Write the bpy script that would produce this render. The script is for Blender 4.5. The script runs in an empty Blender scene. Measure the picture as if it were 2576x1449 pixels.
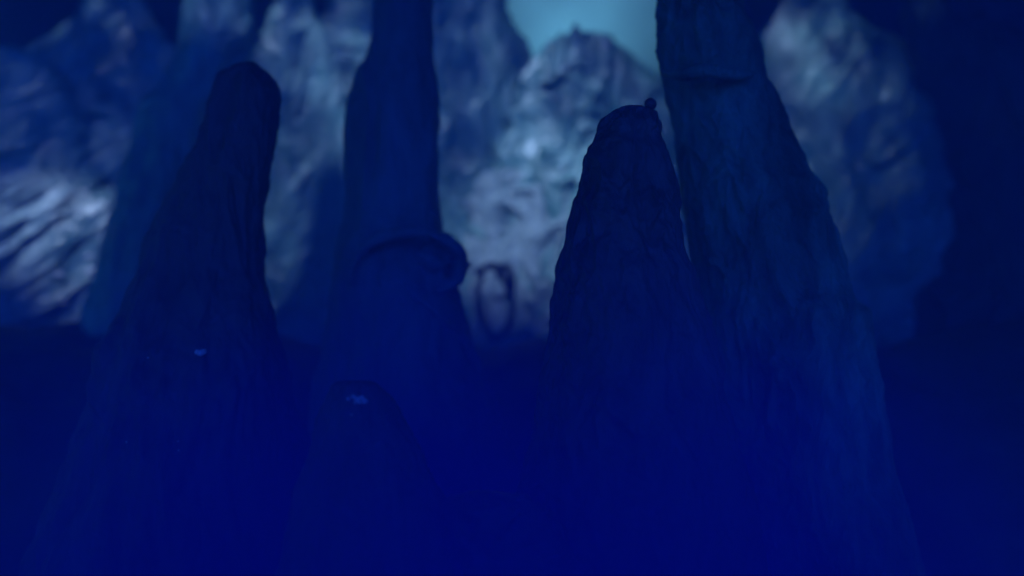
import bpy, math, random
import numpy as np
from mathutils import Vector, Matrix
S = bpy.context.scene
COL = S.collection
R = math.radians

# ------------------------------------------------------------------ camera
CAM_Z = 1.5; PITCH = R(8.0); FPX = 35.0 / 36.0 * 2576.0      # outlines below are in a 2576 x 1449 frame
cd = bpy.data.cameras.new('camera'); cam = bpy.data.objects.new('camera', cd); COL.objects.link(cam)
cam.location = (0, 0, CAM_Z); cam.rotation_euler = (R(90) + PITCH, 0, 0)
cd.lens = 35; cd.sensor_width = 36; cd.clip_start = 0.05; cd.clip_end = 500
cd.dof.use_dof = True; cd.dof.focus_distance = 4.55; cd.dof.aperture_fstop = 0.40; cd.dof.aperture_blades = 0
S.camera = cam

# ------------------------------------------------------------------ world, sun, exposure
SUN_AZ, SUN_EL = -28.0, 47.0            # the sun stands behind the viewer, to the left
w = bpy.data.worlds.new('World'); S.world = w; w.use_nodes = True
nt = w.node_tree; N = nt.nodes; L = nt.links
bg = N['Background']
def wmath(op, a, b=None, clamp=False):
    n = N.new('ShaderNodeMath'); n.operation = op; n.use_clamp = clamp
    for i, v in enumerate((a, b)):
        if v is None: continue
        if isinstance(v, (int, float)): n.inputs[i].default_value = v
        else: L.new(v, n.inputs[i])
    return n.outputs[0]
tc = N.new('ShaderNodeTexCoord')
def dirdot(d):
    n = N.new('ShaderNodeVectorMath'); n.operation = 'DOT_PRODUCT'
    L.new(tc.outputs['Generated'], n.inputs[0]); n.inputs[1].default_value = Vector(d).normalized()
    return n.outputs['Value']
def scaled(col, fac):
    n = N.new('ShaderNodeVectorMath'); n.operation = 'SCALE'
    if isinstance(col, tuple): n.inputs[0].default_value = col
    else: L.new(col, n.inputs[0])
    if isinstance(fac, (int, float)): n.inputs['Scale'].default_value = fac
    else: L.new(fac, n.inputs['Scale'])
    return n.outputs[0]
def vadd(a, b):
    n = N.new('ShaderNodeVectorMath'); n.operation = 'ADD'; L.new(a, n.inputs[0]); L.new(b, n.inputs[1]); return n.outputs[0]
sky = N.new('ShaderNodeTexSky'); sky.sky_type = 'NISHITA'; sky.sun_disc = False
sky.sun_elevation = R(SUN_EL); sky.sun_rotation = R(180 + SUN_AZ)
tint = N.new('ShaderNodeVectorMath'); tint.operation = 'MULTIPLY'
L.new(sky.outputs[0], tint.inputs[0]); tint.inputs[1].default_value = (0.02, 0.30, 0.60)
base = scaled(tint.outputs[0], 0.0008)
# a pale opening in the clouds straight ahead, and blue evening light behind the viewer
e1, a1 = R(23), R(4.0)
glow = wmath('POWER', wmath('MAXIMUM', dirdot((math.sin(a1) * math.cos(e1), math.cos(a1) * math.cos(e1), math.sin(e1))), 0.0), 150.0)
cl = N.new('ShaderNodeTexNoise'); cl.inputs['Scale'].default_value = 6; cl.inputs['Detail'].default_value = 4; L.new(tc.outputs['Generated'], cl.inputs['Vector'])
wcl = wmath('ADD', wmath('MULTIPLY', cl.outputs['Fac'], 3.0), -0.45)
back = wmath('POWER', wmath('MAXIMUM', dirdot((0.15, -1.0, 0.22)), 0.0), 1.5)
sideL = wmath('POWER', wmath('MAXIMUM', dirdot((-1.0, 0.0, 0.35)), 0.0), 6.0)
sideR = wmath('POWER', wmath('MAXIMUM', dirdot((1.0, -0.1, 0.45)), 0.0), 6.0)
side = vadd(scaled((0.03, 0.30, 0.62), wmath('MULTIPLY', sideL, 1.15)), scaled((0.03, 0.26, 0.50), wmath('MULTIPLY', sideR, 0.30)))
tot = vadd(vadd(vadd(base, side), scaled((0.105, 0.37, 0.56), wmath('MULTIPLY', glow, wcl))), scaled((0.008, 0.085, 1.0), wmath('MULTIPLY', back, 2.25)))
L.new(tot, bg.inputs['Color']); bg.inputs['Strength'].default_value = 1.0

sd = bpy.data.lights.new('sun', 'SUN'); sd.energy = 5.0; sd.angle = R(5.0); sd.color = (0.42, 0.61, 1.0)
sun = bpy.data.objects.new('sun', sd); COL.objects.link(sun)
az, el = R(SUN_AZ), R(SUN_EL)
to_sun = Vector((math.sin(az) * math.cos(el), -math.cos(az) * math.cos(el), math.sin(el)))
sun.rotation_euler = to_sun.to_track_quat('Z', 'Y').to_euler()
vs = S.view_settings; vs.view_transform = 'Standard'; vs.look = 'None'; vs.exposure = 0.25; vs.gamma = 1.0; vs.use_curve_mapping = False
S.cycles.volume_bounces = 1; S.cycles.max_bounces = 5; S.cycles.use_denoising = True
S.cycles.volume_step_rate = 2.0; S.cycles.volume_max_steps = 64

# ------------------------------------------------------------------ helpers
def P(px, py, Y):
    u = (px - 1288.0) / FPX; v = (724.5 - py) / FPX
    cp, sp = math.cos(PITCH), math.sin(PITCH)
    t = Y / (cp - v * sp)
    return np.array((t * u, Y, CAM_Z + t * (v * cp + sp)))

rs = np.random.RandomState(7)
PERM = rs.permutation(256); PERM = np.concatenate([PERM, PERM, PERM])
GRAD = rs.normal(size=(256, 3)); GRAD /= np.linalg.norm(GRAD, axis=1)[:, None]
def perlin(p):
    i = np.floor(p).astype(int); f = p - i; i &= 255
    u = f * f * f * (f * (f * 6 - 15) + 10)
    out = 0.0
    for dx in (0, 1):
        for dy in (0, 1):
            for dz in (0, 1):
                h = PERM[PERM[PERM[(i[..., 0] + dx) & 255] + ((i[..., 1] + dy) & 255)] + ((i[..., 2] + dz) & 255)]
                g = GRAD[h]
                d = g[..., 0] * (f[..., 0] - dx) + g[..., 1] * (f[..., 1] - dy) + g[..., 2] * (f[..., 2] - dz)
                wx = u[..., 0] if dx else 1 - u[..., 0]
                wy = u[..., 1] if dy else 1 - u[..., 1]
                wz = u[..., 2] if dz else 1 - u[..., 2]
                out = out + d * wx * wy * wz
    return out * 1.6
def fbm(p, o=4, g=0.5):
    a, s, r = 1.0, 1.0, 0
    for k in range(o): r = r + a * perlin(p * s + 17.3 * k); a *= g; s *= 2.03
    return r
def ridged(p, o=4, g=0.5):
    a, s, r = 1.0, 1.0, 0
    for k in range(o): r = r + a * (1 - 2.2 * np.abs(perlin(p * s + 9.1 * k))); a *= g; s *= 2.07
    return r

def grid_mesh(name, V, wrap, mat, parent=None, cap=None, smooth=True):
    n, m, _ = V.shape
    vs_ = V.reshape(-1, 3)
    idx = np.arange(n * m).reshape(n, m)
    nxt = np.roll(idx, -1, axis=1)
    a, b, c, d = idx[:-1], nxt[:-1], nxt[1:], idx[1:]
    if not wrap: a, b, c, d = a[:, :-1], b[:, :-1], c[:, :-1], d[:, :-1]
    F = np.stack([a, d, c, b], -1).reshape(-1, 4).tolist()
    if wrap:
        top = len(vs_); vs_ = np.vstack([vs_, V[0].mean(0)[None], V[-1].mean(0)[None]])
        for k in range(m):
            F.append([idx[0, k], idx[0, (k + 1) % m], top]); F.append([idx[-1, (k + 1) % m], idx[-1, k], top + 1])
    me = bpy.data.meshes.new(name); me.from_pydata(vs_.tolist(), [], [list(map(int, f)) for f in F]); me.validate()
    me.polygons.foreach_set('use_smooth', [smooth] * len(me.polygons)); me.update()
    me.materials.append(mat)
    o = bpy.data.objects.new(name, me); COL.objects.link(o)
    if parent is not None:
        o.parent = parent; o.matrix_parent_inverse = Matrix.Translation(-parent.location)
    return o
def tag(o, label=None, cat=None, group=None, kind=None):
    if label: o['label'] = label
    if cat: o['category'] = cat
    if group: o['group'] = group
    if kind: o['kind'] = kind
    return o
def empty(name, loc):
    o = bpy.data.objects.new(name, None); COL.objects.link(o); o.location = tuple(float(x) for x in loc); o.empty_display_size = 0.2
    return o

# ------------------------------------------------------------------ materials
def rock_mat(name, c1, c2, rough=0.5, spec=0.5, bump=0.5, scale=6.0, stretch=(1, 1, 0.35), rot=(0, 0, 0), coat=0.0):
    m = bpy.data.materials.new(name); m.use_nodes = True
    n, l = m.node_tree.nodes, m.node_tree.links
    b = n['Principled BSDF']
    t = n.new('ShaderNodeTexCoord'); mp = n.new('ShaderNodeMapping')
    mp.inputs['Scale'].default_value = stretch; mp.inputs['Rotation'].default_value = rot
    l.new(t.outputs['Object'], mp.inputs['Vector'])
    n1 = n.new('ShaderNodeTexNoise'); n1.inputs['Scale'].default_value = scale; n1.inputs['Detail'].default_value = 9; n1.inputs['Roughness'].default_value = 0.62; n1.inputs['Distortion'].default_value = 0.9
    n2 = n.new('ShaderNodeTexNoise'); n2.inputs['Scale'].default_value = scale * 0.35; n2.inputs['Detail'].default_value = 5
    v = n.new('ShaderNodeTexNoise'); v.inputs['Scale'].default_value = scale * 4.5; v.inputs['Detail'].default_value = 4; v.inputs['Distortion'].default_value = 2.5
    for q in (n1, n2, v): l.new(mp.outputs[0], q.inputs['Vector'])
    mx = n.new('ShaderNodeMath'); mx.operation = 'MULTIPLY'; l.new(n1.outputs['Fac'], mx.inputs[0]); l.new(n2.outputs['Fac'], mx.inputs[1])
    cr = n.new('ShaderNodeValToRGB'); l.new(mx.outputs[0], cr.inputs['Fac'])
    cr.color_ramp.elements[0].position = 0.14; cr.color_ramp.elements[0].color = (*c1, 1)
    cr.color_ramp.elements[1].position = 0.40; cr.color_ramp.elements[1].color = (*c2, 1)
    l.new(cr.outputs[0], b.inputs['Base Color'])
    rr = n.new('ShaderNodeMapRange'); l.new(n2.outputs['Fac'], rr.inputs['Value'])
    rr.inputs['From Min'].default_value = 0.3; rr.inputs['From Max'].default_value = 0.7
    rr.inputs['To Min'].default_value = max(0.05, rough - 0.15); rr.inputs['To Max'].default_value = min(1, rough + 0.2)
    l.new(rr.outputs[0], b.inputs['Roughness'])
    b.inputs['Specular IOR Level'].default_value = spec
    b.inputs['Coat Weight'].default_value = coat; b.inputs['Coat Roughness'].default_value = 0.25
    b1 = n.new('ShaderNodeBump'); b1.inputs['Strength'].default_value = bump; b1.inputs['Distance'].default_value = 0.05; l.new(n1.outputs['Fac'], b1.inputs['Height'])
    b2 = n.new('ShaderNodeBump'); b2.inputs['Strength'].default_value = bump * 0.6; b2.inputs['Distance'].default_value = 0.012; l.new(v.outputs['Fac'], b2.inputs['Height'])
    l.new(b1.outputs[0], b2.inputs['Normal']); l.new(b2.outputs[0], b.inputs['Normal'])
    return m
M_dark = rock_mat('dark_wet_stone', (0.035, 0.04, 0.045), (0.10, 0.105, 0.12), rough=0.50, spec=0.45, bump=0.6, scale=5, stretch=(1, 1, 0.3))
M_grain = rock_mat('grained_stone', (0.03, 0.11, 0.085), (0.15, 0.38, 0.29), rough=0.55, spec=0.35, bump=1.3, scale=7, stretch=(1, 1, 0.4))
M_mid = rock_mat('blue_grey_stone', (0.05, 0.12, 0.14), (0.12, 0.25, 0.30), rough=0.5, spec=0.35, bump=0.7, scale=4)
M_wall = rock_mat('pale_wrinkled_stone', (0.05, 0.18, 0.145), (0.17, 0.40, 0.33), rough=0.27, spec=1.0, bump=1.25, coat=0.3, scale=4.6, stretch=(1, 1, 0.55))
M_streak = rock_mat('light_painted_streaked_stone', (0.04, 0.11, 0.11), (0.34, 0.46, 0.44), rough=0.30, spec=1.0, bump=0.9, scale=2.6, stretch=(1.3, 1, 0.35), rot=(0, R(48), 0))  # streaks belong to the rock; the extra paleness stands in for stronger light
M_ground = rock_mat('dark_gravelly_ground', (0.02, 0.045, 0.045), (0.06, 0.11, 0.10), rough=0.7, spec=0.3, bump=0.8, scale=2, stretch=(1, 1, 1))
M_lit = rock_mat('light_painted_stone', (0.11, 0.20, 0.18), (0.42, 0.54, 0.50), rough=0.28, spec=1.0, bump=1.1, scale=6.5, stretch=(1.4, 1, 0.5))  # lighter colour imitates the brighter light on the lower centre wall
M_glint = rock_mat('painted_glint', (0.45, 0.47, 0.5), (0.75, 0.75, 0.78), rough=0.25, spec=0.6, bump=0.3, scale=20, stretch=(1, 1, 1))  # pale colour for lumps that imitate glints of light

# ------------------------------------------------------------------ spires and crags
def spire_mesh(name, rows, Y, mat, parent, n=240, m=200, ratio=0.85, amp=0.06, freq=2.2, ridge=0.5, crease=0.0, cfreq=3.0, cstretch=(1, 1, 0.3), crot=0.0, seed=0, lean=0.0, lobes=0.06, coct=4):
    rows = sorted(rows); ys = np.array([r[0] for r in rows], float)
    xl = np.array([r[1] for r in rows], float); xr = np.array([r[2] for r in rows], float)
    h = ys[-1] - ys[0]
    t = np.linspace(0, 1, n); t = 0.35 * t ** 2 + 0.65 * t            # finer rows towards the top
    yy = ys[0] + h * t
    l = np.interp(yy, ys, xl); r = np.interp(yy, ys, xr)
    k = np.array([1, 2, 3, 2, 1.]) / 9
    for _ in range(1):
        l[2:-2] = np.convolve(l, k, 'valid'); r[2:-2] = np.convolve(r, k, 'valid')
    th = np.linspace(0, 2 * math.pi, m, endpoint=False)
    V = np.zeros((n, m, 3)); 
    for i in range(n):
        a, b = P(l[i], yy[i], Y), P(r[i], yy[i], Y)
        c = (a + b) / 2; rad = (b[0] - a[0]) / 2
        rd = 1 + lobes * np.sin(2 * th + seed) * np.sin(th) ** 2 + lobes * 0.7 * np.sin(5 * th + seed * 2 + c[2]) * np.sin(th) ** 2
        V[i, :, 0] = c[0] + rad * np.cos(th) * (1 + 0 * rd); V[i, :, 1] = Y + lean * (c[2] - CAM_Z) + rad * ratio * np.sin(th) * rd; V[i, :, 2] = c[2]
    cen = V.mean(1, keepdims=True); D = V - cen; D[..., 2] = 0
    rr = np.linalg.norm(D, axis=2, keepdims=True) + 1e-6; D = D / rr
    sc = np.minimum(rr[..., 0], rr[..., 0].max() * 0.5)
    q = V * freq + seed * 13.7
    q[..., 2] *= 0.45
    d = fbm(q, 4) * amp * (sc * 1.2 + 0.05)
    d += (ridged(q * 2.3 + 5, 3) - 0.6) * amp * 0.35 * ridge * (sc + 0.05)
    if crease:
        ca, sa = math.cos(crot), math.sin(crot)
        X = V[..., 0] * ca - V[..., 2] * sa; Z = V[..., 0] * sa + V[..., 2] * ca
        q = np.stack([X * cstretch[0], V[..., 1] * cstretch[1], Z * cstretch[2]], -1) * cfreq + seed * 3.1
        wv = np.stack([fbm(q * 0.6 + 31, 2), fbm(q * 0.6 + 57, 2), fbm(q * 0.6 + 83, 2)], -1)
        d += (ridged(q + wv * 0.7, coct, 0.45) - 0.4) * crease
    V += D * d[..., None]
    return grid_mesh(name, V, True, mat, parent)

def blob(name, c, r, mat, parent, seed=0, rough=0.25, n=14, m=20, sq=(1, 1, 1)):
    ph = np.linspace(0.05, math.pi - 0.05, n)[:, None]; th = np.linspace(0, 2 * math.pi, m, endpoint=False)[None]
    d = np.stack([np.sin(ph) * np.cos(th), np.sin(ph) * np.sin(th), np.cos(ph) * np.ones_like(th)], -1)
    V = d * (r * (1 + rough * fbm(d * 1.6 + seed * 7.7, 3)))[..., None] * np.array(sq) + np.array(c)
    return grid_mesh(name, V, True, mat, parent)

def tube(name, pts, rad, mat, parent, m=18, seed=0, amp=0.25, sub=10):
    pts = [Vector(p) for p in pts]; Q = []; RR = []
    for i in range(len(pts) - 1):
        p0, p1, p2, p3 = pts[max(i - 1, 0)], pts[i], pts[i + 1], pts[min(i + 2, len(pts) - 1)]
        for s in range(sub):
            u = s / sub
            Q.append(0.5 * ((2 * p1) + (p2 - p0) * u + (2 * p0 - 5 * p1 + 4 * p2 - p3) * u * u + (3 * p1 - p0 - 3 * p2 + p3) * u ** 3))
            RR.append(rad[i] * (1 - u) + rad[i + 1] * u)
    Q.append(pts[-1]); RR.append(rad[-1])
    V = np.zeros((len(Q), m, 3))
    for i, q in enumerate(Q):
        tdir = (Q[min(i + 1, len(Q) - 1)] - Q[max(i - 1, 0)]).normalized()
        nx = tdir.cross(Vector((0, 1, 0.1))).normalized(); ny = tdir.cross(nx)
        for k in range(m):
            a = 2 * math.pi * k / m
            V[i, k] = q + (nx * math.cos(a) + ny * math.sin(a)) * RR[i]
    C = V.mean(1, keepdims=True); V += (V - C) * (fbm(V * 5 + seed, 3) * amp)[..., None]
    return grid_mesh(name, V, True, mat, parent)

def ground_z(x, y):
    s = np.clip((y - 5.2) / 3.6, 0, 1); s = s * s * (3 - 2 * s)
    z = 2.12 * s
    z = z + 0.42 * np.exp(-((x - 4.7) / 0.9) ** 2 - ((y - 8.4) / 1.3) ** 2) + 0.16 * np.exp(-((x + 3.5) / 2.0) ** 2 - ((y - 9.0) / 2.0) ** 2)
    return z

def base_empty(name, rows, Y):
    r = max(rows); c = P((r[1] + r[2]) / 2, r[0], Y)
    return empty(name, (c[0], Y, max(0.0, float(ground_z(c[0], Y)))))

def make(name, rows, Y, mat, label, cat, group=None, part='shaft', **kw):
    e = base_empty(name, rows, Y)
    tag(e, label, cat, group)
    spire_mesh(part, rows, Y, mat, e, **kw)
    return e
SG = 'stone spires rising from the blue mist'; CG = 'pale crags of the far rock wall'

# A - the spire in focus
rows_A = [(271, 1588, 1606), (274, 1562, 1632), (280, 1549, 1644), (290, 1533, 1649), (300, 1521, 1652), (315, 1512, 1657), (330, 1507, 1662), (345, 1506, 1659), (365, 1499, 1664), (385, 1484, 1672), (402, 1477, 1675), (425, 1476, 1682), (450, 1473, 1684), (500, 1459, 1695), (525, 1449, 1698), (560, 1438, 1703), (610, 1425, 1712), (640, 1414, 1719), (662, 1409, 1727), (700, 1402, 1741), (740, 1396, 1752), (790, 1389, 1768), (840, 1386, 1780), (900, 1379, 1796), (1000, 1366, 1820), (1150, 1335, 1855), (1420, 1285, 1905), (1900, 1190, 1990), (2100, 1150, 2030)]
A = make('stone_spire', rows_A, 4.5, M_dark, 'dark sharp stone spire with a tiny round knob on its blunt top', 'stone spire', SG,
         n=420, m=300, amp=0.075, freq=3.0, crease=0.015, cfreq=9, cstretch=(1, 1, 0.38), ridge=0.9, seed=1)
kb = P(1636, 262, 4.5)
blob('knob', kb, 0.029, M_dark, A, 3, 0.12)
for i, (px, py, r) in enumerate([(1662, 318, .022), (1661, 334, .018), (1480, 405, .03), (1683, 455, .02), (1697, 525, .016), (1711, 600, .018), (1728, 664, .026), (1510, 350, .025)]):
    blob('stone_lump', P(px + (-8 if px > 1580 else 8), py, 4.46), r, M_dark, A, i, 0.35, sq=(1, 1, 1.5))

# B - left spire
rows_B = [(158, 628, 636), (164, 612, 643), (172, 592, 650), (182, 570, 657), (190, 560, 662), (205, 552, 675), (235, 546, 690), (300, 526, 690), (350, 505, 688), (400, 476, 680), (450, 458, 668), (500, 437, 660), (550, 411, 658), (600, 381, 662), (650, 366, 662), (700, 346, 660), (730, 327, 665), (800, 306, 675), (850, 282, 685), (900, 257, 700), (1000, 227, 730), (1100, 196, 755), (1200, 165, 775), (1300, 136, 795), (1420, 106, 820), (1900, -10, 900), (1960, -20, 910)]
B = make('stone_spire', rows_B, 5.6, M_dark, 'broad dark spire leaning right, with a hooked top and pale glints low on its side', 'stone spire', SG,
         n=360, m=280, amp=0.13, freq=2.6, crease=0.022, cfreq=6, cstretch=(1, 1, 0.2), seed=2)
for i, (px, py, r) in enumerate([(496, 886, .014), (504, 889, .017), (514, 884, .014), (318, 1112, .006), (448, 1110, .005), (449, 1133, .006), (278, 1268, .005), (372, 900, .005)]):
    blob('glint_lump', P(px, py, 5.6 - 0.55), r, M_glint, B, i, 0.3, n=8, m=10)  # pale lumps painted in as wet highlights

# C - middle column
rows_C = [(-160, 965, 1075), (-100, 955, 1082), (0, 946, 1085), (100, 937, 1089), (150, 925, 1090), (200, 902, 1094), (260, 885, 1094), (400, 878, 1098), (500, 873, 1103), (570, 866, 1108), (650, 842, 1118), (720, 836, 1140), (800, 830, 1165), (900, 816, 1195), (1000, 800, 1232), (1200, 755, 1300), (1420, 690, 1390), (1700, 620, 1460)]
C = make('stone_column', rows_C, 6.6, M_mid, 'tall blue-grey column left of centre, swollen by folded knots at half height, running out of the top', 'stone column', SG,
         n=320, m=240, amp=0.10, freq=1.9, crease=0.02, cfreq=4, cstretch=(1, 1, 0.2), seed=3)
Yc = 6.28
tube('stone_fold', [P(885, 720, Yc), P(892, 665, Yc - .05), P(935, 612, Yc - .1), P(1030, 585, Yc - .15), P(1115, 602, Yc - .1), P(1160, 650, Yc), P(1148, 705, Yc), P(1100, 735, Yc)], [0.015, 0.026, 0.030, 0.033, 0.038, 0.044, 0.036, 0.022], M_mid, C, seed=4, amp=0.6)
tube('stone_fold', [P(940, 690, Yc), P(965, 712, Yc - .05), P(1012, 722, Yc - .06), P(1065, 760, Yc - .05), P(1110, 800, Yc), P(1160, 850, Yc + .1), P(1210, 930, Yc + .15)], [0.014, 0.029, 0.036, 0.036, 0.036, 0.040, 0.036], M_mid, C, seed=6, amp=0.6)
tube('stone_fold', [P(905, 770, Yc + .1), P(950, 780, Yc + .05), P(1000, 800, Yc), P(1040, 840, Yc), P(1085, 900, Yc + .05), P(1120, 960, Yc + .15)], [0.014, 0.022, 0.025, 0.029, 0.029, 0.022], M_mid, C, seed=8, amp=0.6)
blob('stone_lump', P(985, 665, Yc + .12), .17, M_mid, C, 5, 0.55, 32, 44, (1.25, .6, .5))
blob('stone_lump', P(1075, 670, Yc + .15), .20, M_mid, C, 9, 0.55, 32, 44, (1.1, .7, .8))

# D - right leaning spire
rows_D = [(-160, 1640, 1800), (-60, 1644, 1838), (40, 1648, 1866), (100, 1651, 1893), (140, 1655, 1908), (180, 1664, 1916), (200, 1672, 1922), (260, 1685, 1950), (350, 1700, 1990), (430, 1711, 2024), (468, 1715, 2048), (484, 1718, 2068), (497, 1719, 2062), (600, 1736, 2091), (700, 1757, 2124), (758, 1766, 2144), (772, 1768, 2166), (785, 1768, 2184), (800, 1769, 2189), (900, 1772, 2196), (1000, 1782, 2206), (1150, 1795, 2222), (1420, 1810, 2300), (1900, 1800, 2420), (2000, 1800, 2430)]
Dd = make('stone_spire', rows_D, 5.4, M_grain, 'tall grey spire with bark-like skin right of the knobbed spire, running out of the top', 'stone spire', SG,
          n=420, m=320, amp=0.07, freq=2.2, crease=0.020, cfreq=8, cstretch=(1, 1, 0.42), seed=4, lobes=0.08)
blob('stone_lump', P(2052, 484, 5.4), .045, M_grain, Dd, 4, 0.4, sq=(1.3, 1, 0.8))
tube('stone_fold', [P(1668, 182, 5.25), P(1720, 188, 5.06), P(1780, 178, 4.98), P(1850, 188, 5.02), P(1912, 186, 5.3)], [.015, .03, .032, .03, .015], M_grain, Dd, seed=3)

# E - low foreground spire
rows_E = [(958, 862, 930), (962, 842, 950), (972, 834, 962), (990, 830, 978), (1010, 822, 990), (1060, 806, 1012), (1150, 778, 1058), (1250, 748, 1108), (1350, 722, 1150), (1420, 702, 1180), (1800, 600, 1330), (2300, 520, 1450)]
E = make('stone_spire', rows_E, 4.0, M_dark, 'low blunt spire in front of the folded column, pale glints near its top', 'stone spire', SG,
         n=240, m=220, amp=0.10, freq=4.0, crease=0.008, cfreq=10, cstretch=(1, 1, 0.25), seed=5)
for i, (px, py, r) in enumerate([(876, 1003, .006), (888, 998, .007), (898, 1004, .008), (910, 1001, .008), (918, 1009, .009), (905, 1012, .006), (893, 1012, .005), (884, 1044, .004)]):
    blob('glint_lump', P(px, py, 4.0 - 0.18), r * 1.15, M_glint, E, i + 20, 0.3, n=8, m=10)  # small pale lumps imitate the highlights near the top

# low mounds at the foot
rows_F = [(1235, 1190, 1240), (1245, 1150, 1300), (1270, 1126, 1360), (1330, 1150, 1400), (1400, 1175, 1430), (1480, 1160, 1470), (1900, 1050, 1600)]
make('stone_mound', rows_F, 4.0, M_dark, 'low ridged stone mound at the bottom edge between the two foreground spires', 'stone mound', None, part='mound_body',
     n=160, m=200, amp=0.12, freq=3, crease=0.03, cfreq=6, cstretch=(1, 1, 0.5), crot=R(50), seed=6)
# I - leaning column in the middle distance
rows_I = [(-160, 500, 640), (0, 470, 627), (60, 462, 622), (100, 455, 630), (170, 440, 606), (220, 405, 580), (260, 374, 560), (300, 356, 540), (400, 330, 512), (490, 300, 480), (600, 268, 450), (800, 220, 420), (1000, 180, 400)]
make('stone_column', rows_I, 9.3, M_wall, 'slim blurred column slanting up behind the broad left spire', 'stone column', None,
     n=220, m=200, amp=0.12, freq=1.6, crease=0.05, cfreq=2.4, cstretch=(1, 1, 0.35), seed=9)

# far crags
def crag(rows, Y, label, seed, mat=M_wall, **kw):
    a = dict(n=260, m=300, ratio=0.22, amp=0.07, freq=0.9, crease=0.06, cfreq=2.4, cstretch=(1.2, 1, 0.5), ridge=1.0, lobes=0.12, coct=4); a.update(kw)
    return make('rock_crag', rows, Y, mat, label, 'rock crag', CG, part='rock_face', seed=seed, **a)
crag([(108, -220, -60), (118, -320, 20), (140, -400, 90), (200, -460, 160), (500, -520, 260), (1000, -600, 330)], 11.0, 'lowest crag at the left edge, its top below the dark gap', 11, M_wall, crot=R(48))
crag([(-90, 275, 300), (-40, 250, 335), (30, 212, 362), (60, 180, 382), (100, 112, 408), (130, 60, 428), (170, 10, 455), (300, -60, 520), (600, -140, 600), (1050, -200, 640)], 11.4, 'wide streaked crag at the left with a peak between two dark gaps', 12, M_wall, crot=R(48), crease=0.07)
crag([(-110, 735, 755), (0, 700, 786), (30, 690, 797), (60, 678, 808), (100, 662, 830), (150, 640, 860), (400, 600, 900), (1050, 520, 980)], 11.2, 'pale crag just right of the hooked spire top', 13)
crag([(-100, 860, 910), (0, 838, 960), (30, 830, 980), (58, 808, 1000), (120, 770, 1020), (400, 740, 1060), (1050, 700, 1120)], 11.3, 'lavender crag touching the left side of the middle column', 14, crot=R(-70))
crag([(-100, 1060, 1200), (0, 1020, 1272), (30, 1010, 1284), (60, 1000, 1300), (90, 990, 1314), (130, 980, 1335), (300, 960, 1370), (700, 930, 1420), (1050, 900, 1470)], 11.2, 'teal crag right of the middle column, beside the bright opening', 15)
peak = crag([(78, 1432, 1462), (86, 1408, 1500), (94, 1396, 1532), (110, 1384, 1548), (122, 1366, 1560), (150, 1345, 1590), (190, 1332, 1625), (230, 1318, 1665), (300, 1290, 1720), (400, 1260, 1745), (600, 1200, 1770), (800, 1160, 1780), (1050, 1100, 1850)], 10.9, 'brightest jagged crag in the centre, peaked under the pale opening', 16, crease=0.12, cfreq=2.0)
crag([(-100, 2010, 2060), (0, 1975, 2120), (30, 1960, 2142), (60, 1945, 2168), (90, 1930, 2230), (140, 1908, 2330), (300, 1880, 2520), (700, 1830, 2700), (1050, 1780, 2800)], 10.9, 'broad blue crag right of the tall leaning spire', 17, crot=R(30))
crag([(-100, 2290, 2380), (0, 2275, 2430), (50, 2270, 2470), (80, 2280, 2560), (110, 2300, 2700), (300, 2335, 2900), (600, 2350, 2950), (700, 2300, 2980), (780, 2230, 3000), (1050, 2150, 3000)], 10.7, 'darkest crag along the right edge, its shadow put into the stone colour', 18, M_ground, amp=0.14, crease=0.09, ratio=0.35)  # dark ground stone used here to imitate shadow

crag([(425, 1310, 1540), (436, 1240, 1620), (470, 1195, 1700), (560, 1180, 1760), (700, 1165, 1790), (1050, 1120, 1840)], 10.93, 'crag low in the centre with strong light painted into its pale colour, directly left of the knobbed spire', 19, M_lit, crease=0.12, cfreq=2.2, amp=0.10, ratio=0.22, coct=4)
streaky = crag([(430, -60, 150), (455, -160, 250), (500, -220, 330), (560, -260, 400), (650, -300, 440), (850, -320, 450), (1050, -340, 470)], 10.85, 'bright streaky crag low at the left edge beside the broad spire', 20, M_streak, crease=0.10, cfreq=2.2, cstretch=(1.6, 1, 0.25), crot=R(48), amp=0.08, ratio=0.3)

for i, (px, py, r) in enumerate([(1525, 113, .035), (1422, 172, .022), (1392, 245, .022)]):
    blob('glint_lump', P(px, py, 10.55), r, M_glint, peak, i + 40, 0.3)  # bright spots of light modelled as pale lumps
for px, y0, ww in [(1383, 98, 9), (1412, 78, 10), (1448, 58, 12), (1486, 76, 9), (1530, 84, 10)]:
    spire_mesh('rock_tooth', [(y0, px - 1, px + 1), (y0 + 14, px - ww * .6, px + ww * .5), (y0 + 30, px - ww * 1.5, px + ww * 1.3), (y0 + 120, px - ww * 3, px + ww * 3)], 10.78, M_wall, peak, n=40, m=40, amp=0.2, freq=4, seed=px)
for i, (px, py, r) in enumerate([(225, 645, .03), (226, 682, .032), (160, 762, .028), (268, 742, .03), (150, 690, .03), (262, 600, .035), (300, 612, .03)]):
    blob('glint_lump', P(px, py, 10.42), r, M_glint, streaky, i + 50, 0.5, sq=(1.3, .6, .8))  # glints on the streaked face, put in as pale lumps

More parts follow.
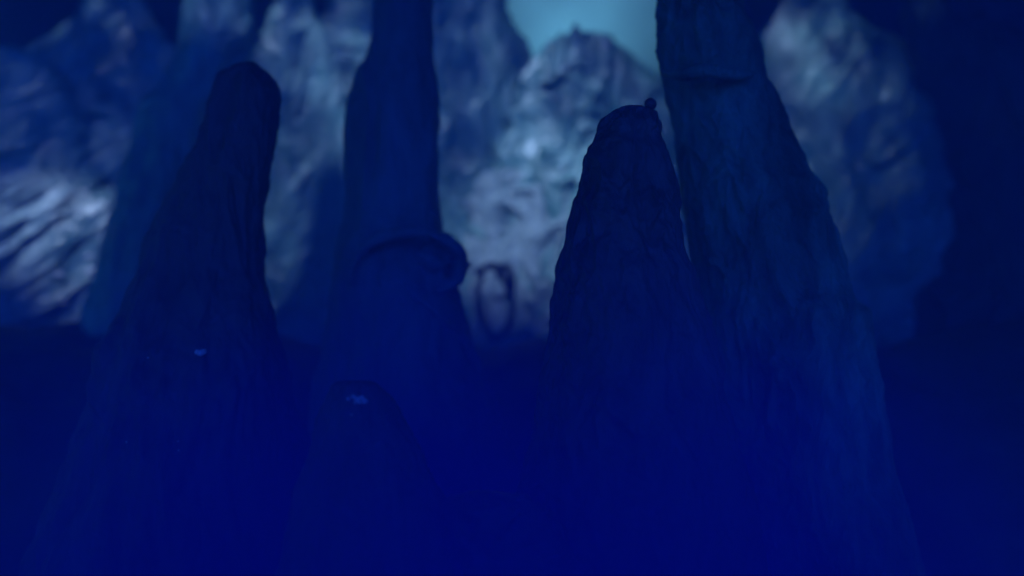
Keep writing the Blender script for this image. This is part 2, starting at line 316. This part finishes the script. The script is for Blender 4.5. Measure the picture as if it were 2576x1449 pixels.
# the curled root hanging before the bright wall
cr_ = empty('curled_root', P(1245, 800, 10.2))
tag(cr_, 'dark curled root looping against the bright lower wall, right of the middle column', 'root')
tube('root_loop', [P(1195, 690, 10.1), P(1235, 668, 10.1), P(1262, 690, 10.15), P(1290, 760, 10.15), P(1275, 830, 10.15), P(1240, 850, 10.15), P(1212, 800, 10.15), P(1202, 730, 10.15), P(1218, 690, 10.1)], [0.028, 0.035, 0.035, 0.032, 0.035, 0.035, 0.035, 0.032, 0.021], M_ground, cr_, seed=2)
tube('root_loop', [P(1240, 745, 10.1), P(1262, 752, 10.1), P(1290, 722, 10.1), P(1282, 680, 10.1), P(1262, 672, 10.1), P(1250, 700, 10.1)], [0.021, 0.028, 0.032, 0.032, 0.028, 0.021], M_ground, cr_, seed=5)

# ------------------------------------------------------------------ the setting
def sheet(name, x0, x1, y0, y1, nx, ny, fn, mat):
    X, Yy = np.meshgrid(np.linspace(x0, x1, nx), np.linspace(y0, y1, ny))
    V = np.stack([X, Yy, fn(X, Yy)], -1)
    o = grid_mesh(name, V[:, ::-1], False, mat); tag(o, kind='structure'); return o
def gfun(X, Y):
    q = np.stack([X, Y, X * 0], -1)
    return ground_z(X, Y) + 0.22 * fbm(q * 0.7, 5) + 0.06 * ridged(q * 1.7, 3)
sheet('ground', -20, 20, -14, 16, 420, 360, gfun, M_ground)
# the cliff behind the crags
zz = np.linspace(0, 1, 220)[:, None]; xx = np.linspace(-14, 14, 520)[None]
top = 3.9 + 0.5 * perlin(np.stack([xx[0] * 0.6, xx[0] * 0, xx[0] * 0 + 3], -1))
Z = zz * (top[None] + 0.5) - 0.5; X = xx + 0 * zz
q = np.stack([X, Z, X * 0 + 2], -1)
Yw = 12.5 + 0.9 * (Z / 5) - 0.35 * fbm(q * 0.5, 3) - 0.22 * ridged(q * 1.3 + np.stack([fbm(q, 2)] * 3, -1) * .5, 4)
front = np.stack([X, Yw, Z], -1)
rim = front[-1:].copy(); rim[..., 1] += 2.5; foot = rim.copy(); foot[..., 2] = -0.5
o = grid_mesh('cliff', np.concatenate([front, rim, foot], 0), False, M_wall); tag(o, kind='structure')
# the dark rear wall of the cave, with one opening to the pale sky
def rear_half(sgn, xe):
    t = np.linspace(0, 1, 160)[None]; z = np.linspace(-0.5, 10.0, 150)[:, None]
    e = xe + sgn * (0.35 * perlin(np.stack([z * 0.8, z * 0, z * 0 + xe], -1)) + 0.12 * (z - 7.0))
    X = e + sgn * t ** 1.3 * (17 - abs(xe)) ; Z = z + 0 * t
    q = np.stack([X, Z, X * 0 + 5], -1)
    Yr = 14.6 - 1.2 * t + 0.6 * (1 - t) ** 14 - 0.4 * fbm(q * 0.6, 4)
    V = np.stack([X, Yr, Z], -1); B = V[:, :1].copy(); B[..., 1] += 1.2; V = np.concatenate([B, V], 1)
    o = grid_mesh('cave_wall', V, False, M_ground); tag(o, kind='structure')
rear_half(-1, P(1275, 30, 14.6)[0]); rear_half(1, P(1720, 30, 14.6)[0])
# added slab out of view above the viewer, shading the foreground; open behind
xs = np.linspace(-16, 16, 160); yr = np.linspace(-3, 6.6, 60)
XX, YY = np.meshgrid(xs, yr); q = np.stack([XX, YY, XX * 0], -1)
edge = 0.5 * fbm(np.stack([XX * 0.5, XX * 0, XX * 0 + 7], -1), 3)
YE = -3 + (YY + 3) * (9.6 + edge + 2.2 * np.clip((XX - 1.8) / 2.2, 0, 1)) / 9.6
low = np.stack([XX, YE, 5.6 + 0.9 * np.clip((XX - 0.2) / 2.0, 0, 1) + 0.25 * fbm(q * 0.6, 4)], -1); up = low.copy()[::-1]; up[..., 2] += 0.5; up[..., 1] -= 0.8
o = grid_mesh('unseen_shade_slab', np.concatenate([low, up, low[:1]], 0), False, M_ground); tag(o, kind='structure')

# a second added slab, unseen: its holes are placed to shape sunlight on the far wall
def sun_mask_slab():
    cell = 0.085; xs = np.arange(-13, 12, cell); ys = np.arange(2.6, 14.4, cell); zc = 8.6
    X, Y = np.meshgrid(xs, ys); st = (11.0 - Y) / (-to_sun.y)
    wx = X - to_sun.x * st; wz = zc - to_sun.z * st
    cp, sp = math.cos(PITCH), math.sin(PITCH)
    dz = wz - CAM_Z; fw = 11.0 * cp + dz * sp; upv = -11.0 * sp + dz * cp
    px = 1288 + FPX * wx / fw; py = 724.5 - FPX * upv / fw
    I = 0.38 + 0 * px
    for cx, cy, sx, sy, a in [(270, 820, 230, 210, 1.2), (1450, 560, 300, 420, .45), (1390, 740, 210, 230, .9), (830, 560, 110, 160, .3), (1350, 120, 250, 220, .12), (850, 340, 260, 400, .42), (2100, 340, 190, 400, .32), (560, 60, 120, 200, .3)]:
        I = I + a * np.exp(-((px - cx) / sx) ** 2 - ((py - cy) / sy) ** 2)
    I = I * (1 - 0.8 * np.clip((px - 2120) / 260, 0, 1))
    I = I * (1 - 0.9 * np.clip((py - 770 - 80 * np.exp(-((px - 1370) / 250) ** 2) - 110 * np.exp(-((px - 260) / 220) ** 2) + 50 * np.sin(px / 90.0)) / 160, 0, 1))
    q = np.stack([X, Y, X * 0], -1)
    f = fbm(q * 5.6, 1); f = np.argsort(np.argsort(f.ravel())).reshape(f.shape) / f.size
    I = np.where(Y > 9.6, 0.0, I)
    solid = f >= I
    idx = np.arange(X.size).reshape(X.shape); z = zc + 0.2 * perlin(q * 0.7)
    V = np.stack([X, Y, z], -1).reshape(-1, 3); T = V + np.array([0, 0, 0.18]); n = len(V)
    F = []
    ny, nx = X.shape
    S_ = solid[:-1, :-1]
    def sol(i, j): return 0 <= i < ny - 1 and 0 <= j < nx - 1 and S_[i, j]
    for i in range(ny - 1):
        for j in range(nx - 1):
            if not S_[i, j]: continue
            a, b, c, d = int(idx[i, j]), int(idx[i, j + 1]), int(idx[i + 1, j + 1]), int(idx[i + 1, j])
            F.append((a, d, c, b)); F.append((a + n, b + n, c + n, d + n))
            for (u, v, ii, jj) in ((a, b, i - 1, j), (b, c, i, j + 1), (c, d, i + 1, j), (d, a, i, j - 1)):
                if not sol(ii, jj): F.append((u, v, v + n, u + n))
    me = bpy.data.meshes.new('unseen_shade_slab'); me.from_pydata(np.vstack([V, T]).tolist(), [], F); me.materials.append(M_ground)
    o = bpy.data.objects.new('unseen_shade_slab', me); COL.objects.link(o); tag(o, kind='structure')
sun_mask_slab()

# ------------------------------------------------------------------ haze and mist
def vol_mat(name, color, dens, aniso=0.0):
    m = bpy.data.materials.new(name); m.use_nodes = True
    n, l = m.node_tree.nodes, m.node_tree.links
    n.remove(n['Principled BSDF']); v = n.new('ShaderNodeVolumePrincipled')
    v.inputs['Color'].default_value = (*color, 1); v.inputs['Density'].default_value = dens; v.inputs['Anisotropy'].default_value = aniso
    l.new(v.outputs[0], n['Material Output'].inputs['Volume']); return m, v
def box(name, lo, hi, mat):
    v = [(x, y, z) for x in (lo[0], hi[0]) for y in (lo[1], hi[1]) for z in (lo[2], hi[2])]
    f = [(0, 1, 3, 2), (4, 6, 7, 5), (0, 4, 5, 1), (2, 3, 7, 6), (0, 2, 6, 4), (1, 5, 7, 3)]
    me = bpy.data.meshes.new(name); me.from_pydata(v, [], f); me.materials.append(mat)
    o = bpy.data.objects.new(name, me); COL.objects.link(o); return o
hm, _ = vol_mat('blue_haze', (0.07, 0.36, 0.88), 0.032)
o = box('haze', (-21, -15, -2), (21, 16.5, 10.5), hm); tag(o, 'thin blue haze filling the whole hollow', None, None, 'stuff')

mm, pv = vol_mat('low_blue_mist', (0.005, 0.04, 0.97), 0.3)  # blue light at the bottom is put into the mist's own colour
n, l = mm.node_tree.nodes, mm.node_tree.links
t_ = n.new('ShaderNodeTexCoord'); mp = n.new('ShaderNodeMapping'); mp.vector_type = 'TEXTURE'
mp.inputs['Location'].default_value = (-0.05, 4.0, -0.3); mp.inputs['Scale'].default_value = (3.0, 3.7, 2.9)
l.new(t_.outputs['Object'], mp.inputs['Vector'])
ln = n.new('ShaderNodeVectorMath'); ln.operation = 'LENGTH'; l.new(mp.outputs[0], ln.inputs[0])
nz = n.new('ShaderNodeTexNoise'); nz.inputs['Scale'].default_value = 0.9; nz.inputs['Detail'].default_value = 2; l.new(t_.outputs['Object'], nz.inputs['Vector'])
ad = n.new('ShaderNodeMath'); ad.operation = 'MULTIPLY_ADD'; l.new(nz.outputs['Fac'], ad.inputs[0]); ad.inputs[1].default_value = 0.5; l.new(ln.outputs['Value'], ad.inputs[2])
mr = n.new('ShaderNodeMapRange'); mr.interpolation_type = 'SMOOTHSTEP'; l.new(ad.outputs[0], mr.inputs['Value'])
mr.inputs['From Min'].default_value = 1.2; mr.inputs['From Max'].default_value = 0.45; mr.inputs['To Min'].default_value = 0.0; mr.inputs['To Max'].default_value = 1.25
l.new(mr.outputs[0], pv.inputs['Density'])
o = box('mist', (-3.3, 0.3, -0.7), (3.2, 7.8, 2.7), mm); tag(o, 'low blue mist lying around the feet of the spires', None, None, 'stuff')
